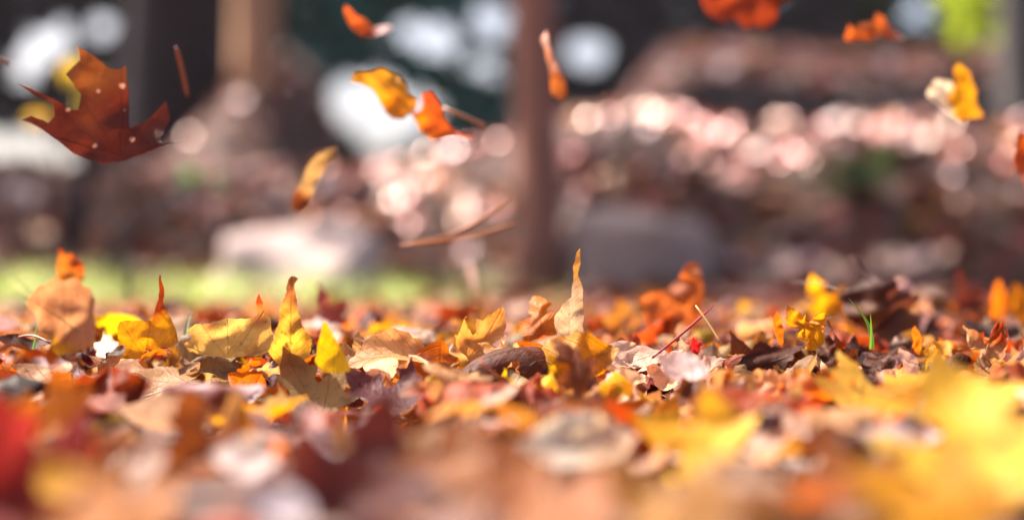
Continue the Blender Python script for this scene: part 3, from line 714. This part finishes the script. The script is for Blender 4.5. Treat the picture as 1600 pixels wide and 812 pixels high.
hero('oval', 'the first of the orange pair', 'narrow orange leaf standing upright, next to the dark red upright leaf', 1558, 472, 1.5, 72, -12, 6, 40, 'orange', 40, across=2.2, along=.7, crumple=.05)
hero('oval', 'the second of the orange pair', 'orange leaf standing upright at the edge of the picture above the crumpled beige one', 1594, 474, 1.5, 70, 15, 8, -20, 'amber', 41, across=2.0, along=.7, crumple=.05)
hero('maple', 'the crumpled beige leaf', 'tightly crumpled beige and rust leaf near the edge, behind the big yellow blur', 1548, 538, 1.13, 96, 60, 40, 0, 'beige', 42, across=3.6, along=2.4, crumple=.09, freq=13, other='rust', grad=dict(axis=(1, 0), cut=.0, soft=.5))
hero('oval', 'the pale point', 'small pale pointed leaf sticking up in front of the grass blades', 1420, 566, 1.05, 52, 25, 25, 20, 'pale', 43, across=2.0, along=.6, crumple=.03)
hero('oval', 'the small rust tip', 'small rust orange tip standing behind the pale point', 1432, 532, 1.16, 48, 8, 10, 25, 'orange', 44, across=2.0, along=.6, crumple=.05, scale=(.7, 1))
hero('maple', 'the notched golden leaf', 'golden leaf with a brown notched edge standing up beside the tan needle', 1262, 514, 1.12, 80, 40, 20, 10, 'gold', 45, across=3.0, along=1.8, crumple=.10, freq=13, other='brown', grad=dict(axis=(0, 1), cut=.8, soft=.3))
hero('oval', 'the thin orange point', 'thin orange leaf point standing alone before the notched golden leaf', 1216, 516, 1.14, 60, 5, 6, 30, 'orange', 46, across=2.4, along=.5, crumple=.04, scale=(.55, 1))
hero('oval', 'the far yellow leaf', 'yellow leaf standing far back behind the tan needle', 1165, 488, 1.7, 42, 15, 15, 20, 'yellow', 47, across=1.2, along=.6, crumple=.04)
hero('maple', 'the dark rust saddle leaf', 'dark rust maple leaf arched like a saddle before the pale leaf with the upright point', 905, 578, .97, 105, 30, 35, 15, (.20, .06, .02), 48, across=-2.4, along=-1.0, crumple=.06)
hero('oval', 'the ribbed whitish leaf', 'ribbed whitish leaf lying flat at the foot of the red twig', 985, 556, 1.10, 130, 100, 62, 10, 'pale', 49, across=1.6, along=.5, crumple=.04, freq=15)
hero('oval', 'the tall pale stick leaf', 'pale rolled leaf standing like a stick far back behind the golden tan leaf', 735, 432, 1.75, 62, 22, 5, 70, 'mauve', 50, across=5.5, along=.4, crumple=.03, scale=(.6, 1))
# out of focus, close to the lens
def near(kind, short, label, px, py, wpx, base, roll, pitch, yaw, seed, h=.097, **k):
    d = h*F/(py-HZ)
    kw = dict(across=1.0, along=.7, crumple=.04); kw.update(k)
    return hero(kind, short, label, px, py, d, wpx*1.12, roll, pitch+17, yaw, base, seed, lod='mid', **kw)
near('maple', 'the glowing orange blur', 'glowing orange blurred leaf close to the lens near the left edge', 76, 650, 132, (.66, .20, .01), 80, 10, 5, 60, h=.088)
near('maple', 'the bright yellow blur', 'bright yellow blurred maple leaf close to the lens, in front of the white leaf', 1092, 690, 165, (.78, .48, .03), 70, 30, -5, 61)
near('maple', 'the huge yellow blur', 'huge yellow blurred leaf standing very close to the lens by the right edge', 1548, 690, 350, (.76, .46, .045), 20, 42, -15, 62, h=.088, across=.6)
near('maple', 'the golden yellow blur', 'golden yellow blurred leaf beside the huge yellow one, just below the grass blades', 1385, 618, 190, (.74, .44, .05), -60, 48, 10, 63, h=.088, other='gold', grad=dict(axis=(1, 0), cut=0, soft=.6))
near('oval', 'the wide pinkish white blur', 'wide pinkish white blurred leaf close to the lens below the dark rust saddle leaf', 905, 690, 180, 'pale', 95, 32, 0, 64, crumple=.07, across=1.8, other='white', grad=dict(axis=(.4, 1), cut=.5, soft=.5))
near('oval', 'the lavender blur', 'pale lavender blurred leaf at the bottom edge', 437, 788, 110, (.62, .52, .66), 60, 35, 0, 65)
near('maple', 'the crimson blur', 'deep crimson blurred leaf in the bottom left corner', 28, 735, 230, (.34, .03, .025), 30, 12, 10, 66)
near('oval', 'the mustard blur', 'mustard yellow blurred leaf beside the crimson one near the bottom corner', 96, 748, 110, 'gold', 40, 35, 0, 67)
near('oval', 'the pink blur', 'pale pink blurred leaf between the mustard and the cream blurred ones', 228, 716, 96, 'pale', 0, 30, 0, 68)
near('oval', 'the cream blur', 'round cream blurred leaf close to the lens, second pale one from the bottom left corner', 382, 716, 96, 'white', 80, 35, 0, 69, scale=(1.4, 1))
near('maple', 'the tan corner blur', 'tan blurred leaf at the bottom edge below the mustard one', 175, 795, 190, 'tan', 30, 40, 0, 70)
near('oval', 'the white slanted blur', 'white blurred leaf slanting downwards above the middle of the bottom edge', 535, 690, 120, 'white', 75, 40, 0, 71)
near('maple', 'the dark maroon blur', 'dark maroon blurred leaf under the pointed bright yellow one', 600, 618, 130, (.12, .025, .025), 50, 35, 0, 72)
near('maple', 'the brown shade blur', 'dark brown blurred leaf left of the bottom middle', 560, 735, 210, (.13, .028, .02), -20, 10, 0, 73)
near('oval', 'the beige middle blur', 'beige blurred leaf lying under the spiked yellow leaf', 260, 648, 140, 'beige', 80, 40, 0, 74)
near('maple', 'the rust blur', 'rust blurred leaf lying between the glowing orange and the cream ones', 300, 695, 150, (.40, .10, .015), 10, 14, 0, 75)
near('maple', 'the tan middle blur', 'tan blurred leaf in the middle of the bottom part', 700, 735, 190, (.38, .14, .05), 70, 35, 0, 76)
near('maple', 'the orange tan blur', 'orange tan blurred leaf at the bottom edge right of the middle', 830, 790, 250, (.42, .17, .05), 20, 35, 0, 77)
near('oval', 'the rosy pale blur', 'rosy pale blurred leaf right below the bright yellow blurred maple leaf', 1150, 750, 150, 'pale', 85, 35, 0, 78)
near('oval', 'the peach blur', 'pale peach blurred leaf between the bright yellow and the golden yellow blurs', 1235, 655, 120, (.66, .44, .36), 80, 35, 0, 79)
near('maple', 'the rust brown blur', 'rust brown blurred leaf below the golden yellow blur', 1320, 735, 170, (.36, .11, .03), 10, 35, 0, 80)
near('maple', 'the gold corner blur', 'golden orange blurred leaf at the bottom edge below the huge yellow one', 1450, 795, 230, 'amber', 50, 35, 0, 81)
near('maple', 'the amber bottom blur', 'amber blurred leaf at the bottom edge between the orange tan and the rosy pale ones', 1040, 800, 210, (.50, .22, .05), 40, 35, 0, 82)
near('oval', 'the cream slope blur', 'cream coloured blurred leaf left of the glowing orange blur', 30, 600, 150, 'beige', 90, 38, 0, 83)
near('maple', 'the olive brown blur', 'olive brown blurred leaf just below the pointed bright yellow leaf', 480, 612, 130, (.33, .20, .06), 30, 25, 0, 84)
near('oval', 'the mauve left blur', 'pale mauve blurred leaf lying under the big curled tan leaf', 60, 572, 150, 'mauve', 85, 45, 0, 85)
near('maple', 'the tan arch blur', 'tan blurred leaf arched between the beige leaf and the spiked yellow leaf', 240, 598, 150, (.46, .24, .12), 75, 40, 0, 86, across=-1.5)

# ------------------------------------------------------------------ the rest of the litter
boxes = []
for L in HERO:
    pr2 = np.array([proj(v) for v in L['V']]); lo, hi = pr2.min(0), pr2.max(0); m = (hi-lo)*.12
    boxes.append((lo+m, hi-m, L['centre'][1], L['V'][:, 1].min()))
def tones(px, d):
    t = min(max((px-200)/1200, 0), 1)
    if d < .62:
        if px < 450: return ['maroon', 'rose', 'pale', 'rust', 'orange', 'gold', 'beige', 'brown'], [.23, .10, .08, .21, .12, .09, .06, .11]
        if px < 1000: return ['pale', 'rose', 'rust', 'tan', 'beige', 'brown', 'white', 'maroon', 'orange'], [.07, .05, .22, .19, .09, .17, .03, .07, .11]
        return ['gold', 'amber', 'yellow', 'tan', 'pale', 'rust', 'orange', 'beige'], [.18, .20, .16, .10, .05, .18, .09, .04]
    if d < 1.5:
        return ['beige', 'pale', 'tan', 'orange', 'rust', 'brown', 'dark', 'gold', 'yellow', 'mauve', 'white', 'maroon'], [.14, .10, .14, .10, .16, .12, .05, .08, .02, .03, .05, .01]
    return ['pale', 'mauve', 'tan', 'orange', 'rust', 'brown', 'dark', 'gold', 'maroon', 'beige'], [.11, .05, .16, .14, .16, .12, .08, .07, .05, .06]
made = 0
target = 4700
tries = 0
while made < target and tries < 60000:
    tries += 1
    d = rng.uniform(-.35, 3.0) if rng.random() < .72 else rng.uniform(.75, 1.7)
    half = .40*max(d, .2)+.38
    x = rng.uniform(-half, half)
    kind = ['maple', 'oval', 'oak'][rng.choice(3, p=[.48, .46, .06])]
    size = rng.uniform(.045, .090) if kind != 'maple' else rng.uniform(.05, .098)
    if rng.random() < .25: size *= rng.uniform(.3, .6)
    up = rng.random()
    if d < .8: pitch = rng.normal(68, 20)
    elif up < .12: pitch = rng.uniform(5, 40)
    else: pitch = rng.normal(60, 26)
    z = .006+rng.uniform(0, .050)+(.010 if pitch < 45 else 0)+float(ground_z(x, d))
    px, pyc = (800+x/d*F, HZ+(CZ-z)/d*F) if d > .2 else (9999, 9999)
    nm, p = tones(px, d)
    base = nm[rng.choice(len(nm), p=p)]
    other = nm[rng.choice(len(nm), p=p)] if rng.random() < .35 else None
    tone = base; base = tuple(np.array(PAL[base])*(rng.uniform(.22, .85)*np.array([1, .88, .78]) if d < .75 else rng.uniform(.34, 1.08)))
    lod = 'mid' if .72 < d < 1.6 and abs(px-800) < 1000 else 'mid' if .3 < d <= .72 and abs(px-800) < 900 else 'lo'
    if lod == 'mid' and .95 < d < 1.3: lod = 'hi'
    sgn = 1 if rng.random() < .62 else -1
    L = add_leaf(kind, lod, (x, d, z), size, rng.uniform(0, 360), pitch, rng.normal(0, 50), base, int(rng.integers(1e9)), other=other,
                 grad=dict(axis=(rng.normal(), rng.normal()), cut=rng.uniform(.1, .5), soft=.4) if other else None,
                 across=sgn*(.7+rng.gamma(2, .8)), along=rng.normal(.3, 1.3), across3=rng.normal(0, 1.5), along3=rng.normal(0, 1.2), crumple=rng.uniform(.04, .12), freq=rng.uniform(8, 15),
                 stem=rng.uniform(.35, .7) if kind == 'maple' and rng.random() < .22 and d > .6 else 0)
    V = L['V']
    bad = False
    if d > .2 or V[:, 1].min() > .08:
        if V[:, 1].min() < .1: bad = V[:, 2].max() > .075
        else:
            top = (HZ-(V[:, 2]-CZ)/V[:, 1]*F).min()
            g = HZ+.094*F/max(d, .1)
            if d < .9: lim = max(g-75, 588)
            elif d < 1.06: lim = 562
            elif d < 1.3: lim = 512 if up > .04 else 480
            elif d < 1.8: lim = 482 if up > .05 else 455
            else: lim = 466
            if 'stem' in L: top = min(top, (HZ-(L['stem'][0][:, 2]-CZ)/L['stem'][0][:, 1]*F).min()+25)
            bad = top < lim
            for lo, hi, hd, hmin in boxes:
                if d < hd+.02 and d > .2 and lo[0]-8 < px < hi[0]+8 and top < hi[1] and pyc > lo[1] and top < hi[1]-.25*(hi[1]-lo[1]): bad = True; break
    elif V[:, 2].max() > .075: bad = True
    if bad: LEAVES.pop(); continue
    L['random'] = True; L['tone'] = tone
    made += 1

# which leaves show largest: count camera rays
allV = np.vstack([L['V'] for L in LEAVES]); offs = np.cumsum([0]+[len(L['V']) for L in LEAVES])
allF = np.vstack([L['F']+offs[i] for i, L in enumerate(LEAVES)])
owner = np.repeat(np.arange(len(LEAVES)), [len(L['F']) for L in LEAVES])
bvh = BVHTree.FromPolygons(allV.tolist(), allF.tolist())
count = np.zeros(len(LEAVES)); org = Vector((0, 0, CZ))
for py in range(392, 812, 4):
    for px in range(2, 1600, 4):
        hit = bvh.ray_cast(org, Vector(((px-800)/F, 1, (HZ-py)/F)).normalized())
        if hit[2] is not None: count[owner[hit[2]]] += 1
cand = sorted((i for i, L in enumerate(LEAVES) if L.get('random') and count[i] >= 8), key=lambda i: -count[i])
chosen = cand[:292-len(HERO)]
chosen_set = set(chosen)
rest = [L for i, L in enumerate(LEAVES) if L.get('random') and i not in chosen_set]

# labels: colour, set of the blade, and the nearest leaf that has a look of its own
def posture(L):
    p = abs(L['pitch'])
    a = 'upright' if p < 38 else 'slanting' if p < 62 else 'flat-lying'
    if L['curl'] > 3.4: a = 'rolled' if L['kind'] == 'oval' else 'tightly curled'
    return a
lab = {}
hc = np.array([[*proj(L['centre']), L['centre'][1]] for L in HERO])
for i in chosen:
    L = LEAVES[i]; px, py = proj(L['centre']); d = L['centre'][1]
    dist = np.hypot(hc[:, 0]-px, (hc[:, 1]-py)*1.3)+np.abs(hc[:, 2]-d)*60
    j = int(np.argmin(dist)); dx = px-hc[j, 0]; dd = d-hc[j, 2]
    if abs(dx) > 45: rel = 'right of' if dx > 0 else 'left of'
    else: rel = 'behind' if dd > .02 else 'before' if dd < -.02 else 'beside'
    kw = {'maple': 'maple leaf', 'oval': 'oval leaf', 'oak': 'oak leaf'}[L['kind']]
    lab.setdefault(f"{WORD[L['tone']]} {posture(L)} {kw} {rel} {HERO[j]['short']}", []).append((float(dist[j]), i))
ORD = ['nearest', 'second nearest', 'third nearest', 'fourth nearest', 'fifth nearest', 'sixth nearest', 'seventh nearest']
for k, v in lab.items():
    v.sort()
    for r_, (_, i) in enumerate(v):
        LEAVES[i]['label'] = k if len(v) == 1 else f"{ORD[min(r_, 6)]} {k}"
NAME = {'maple': 'maple_leaf', 'oval': 'oval_leaf', 'oak': 'oak_leaf'}
for L in HERO+[LEAVES[i] for i in chosen]:
    o = make_at(NAME[L['kind']], L['V'], L['F'], M_LEAF, col=L['col'], uv=L['uv'])
    tag(o, L['label'], 'leaf', 'fallen leaves on the ground')
    if 'stem' in L: child_of(o, 'stem', L['stem'][0], L['stem'][1], M_STEM, col=L['stem'][2])
# all other leaves of the litter: one mass
Vs, Fs, Us, Cs, o_ = [], [], [], [], 0
for L in rest:
    parts = [(L['V'], L['F'], L['uv'], L['col'])]
    if 'stem' in L:
        tv, tf, tc = L['stem']; parts.append((tv, tf, np.tile([.3, .3, 0], (len(tv), 1)), tc))
    for a, f, u_, c_ in parts:
        Vs.append(a); Fs.append(f+o_); Us.append(u_); Cs.append(c_); o_ += len(a)
tag(make('leaf_litter', np.vstack(Vs), np.vstack(Fs), M_LEAF, col=np.vstack(Cs), uv=np.vstack(Us)), kind='stuff')

# ------------------------------------------------------------------ twigs, needles and blades of grass in the litter
def twig(label, pts, rad, colr, name='twig', cat='twig', grp='twigs in the litter'):
    tag(needle(pts, rad, colr, name=name), label, cat, grp)
twig('thin red twig leaning up out of the litter above the white leaf', arc(P(1020, 558, 1.08), P(1114, 478, 1.16), -.001), [.0011]*7+[.0007], (.34, .03, .025))
twig('tan pine needle leaning across the thin red twig', arc(P(1087, 477, 1.10), P(1128, 538, 1.08), .001), [.0006]+[.0009]*7, (.55, .33, .10), 'pine_needle', 'pine needle', 'needles in the litter')
twig('crooked dark twig rising from the top of the big dark curled leaf', [P(1333, 400, 1.42), P(1342, 415, 1.42), P(1352, 426, 1.42), P(1372, 440, 1.40), P(1396, 462, 1.38)], [.0012, .0016, .0018, .0016, .0012], (.16, .08, .08))
twig('thin dark stalk reaching from the upright yellow leaf to the grass blades', arc(P(1238, 442, 1.3), P(1318, 455, 1.24), .003), .0006, (.12, .07, .03))
twig('curved red brown stalk lying on the big curled tan leaf', arc(P(30, 526, 1.08), P(78, 536, 1.06), .003), .0009, (.4, .12, .06))
twig('dark upright stalk in front of the grass behind the spiked yellow leaf', arc(P(203, 400, 1.7), P(199, 470, 1.7), .0), [.0010]+[.0026]*6+[.003], (.10, .12, .05))
twig('thin tan stalk crossing the dark rust saddle leaf', arc(P(640, 556, 1.05), P(672, 572, 1.0), .002), .0008, (.5, .3, .15))
def blade(label, a, b_, sag, wd, colr):
    pts = [a.lerp(b_, t/8)+Vector((sag*math.sin(math.pi*t/8), 0, 0)) for t in range(9)]
    V, Fc = [], []
    for i, p in enumerate(pts):
        ww = wd*(1-(i/8)**1.6*.92)
        V += [(p.x-ww, p.y, p.z), (p.x, p.y+ww*.5, p.z), (p.x+ww, p.y, p.z)]
    for i in range(8):
        for k in range(2):
            q_ = i*3+k; Fc += [(q_, q_+1, q_+4), (q_, q_+4, q_+3)]
    V = np.array(V)
    tag(make_at('grass_blade', V, np.array(Fc), M_GRASS, col=np.tile(np.array(colr), (len(V), 1))), label, 'grass blade', 'single blades of grass in the litter')
blade('longer bright green grass blade bent over before the big dark curled leaf', P(1362, 546, 1.10), P(1326, 466, 1.12), .006, .0019, (.22, .42, .04))
blade('shorter straight green grass blade beside the longer bent one', P(1361, 546, 1.10), P(1360, 490, 1.10), .0005, .0012, (.20, .40, .04))
blade('dark green grass blade standing behind the spiked yellow leaf', P(288, 540, 1.17), P(299, 482, 1.2), -.001, .0020, (.07, .16, .03))
blade('thin grass stalk arching above the big curled tan leaf near the edge', P(80, 480, 1.3), P(-2, 395, 1.3), -.006, .0011, (.20, .26, .08))
blade('thin grass stalk crossing below the arching one near the edge', P(125, 520, 1.22), P(-5, 440, 1.22), .004, .0009, (.16, .20, .07))
blade('short green grass blade near the edge among the beige leaves', P(52, 545, 1.12), P(56, 500, 1.12), .001, .0010, (.14, .26, .05))
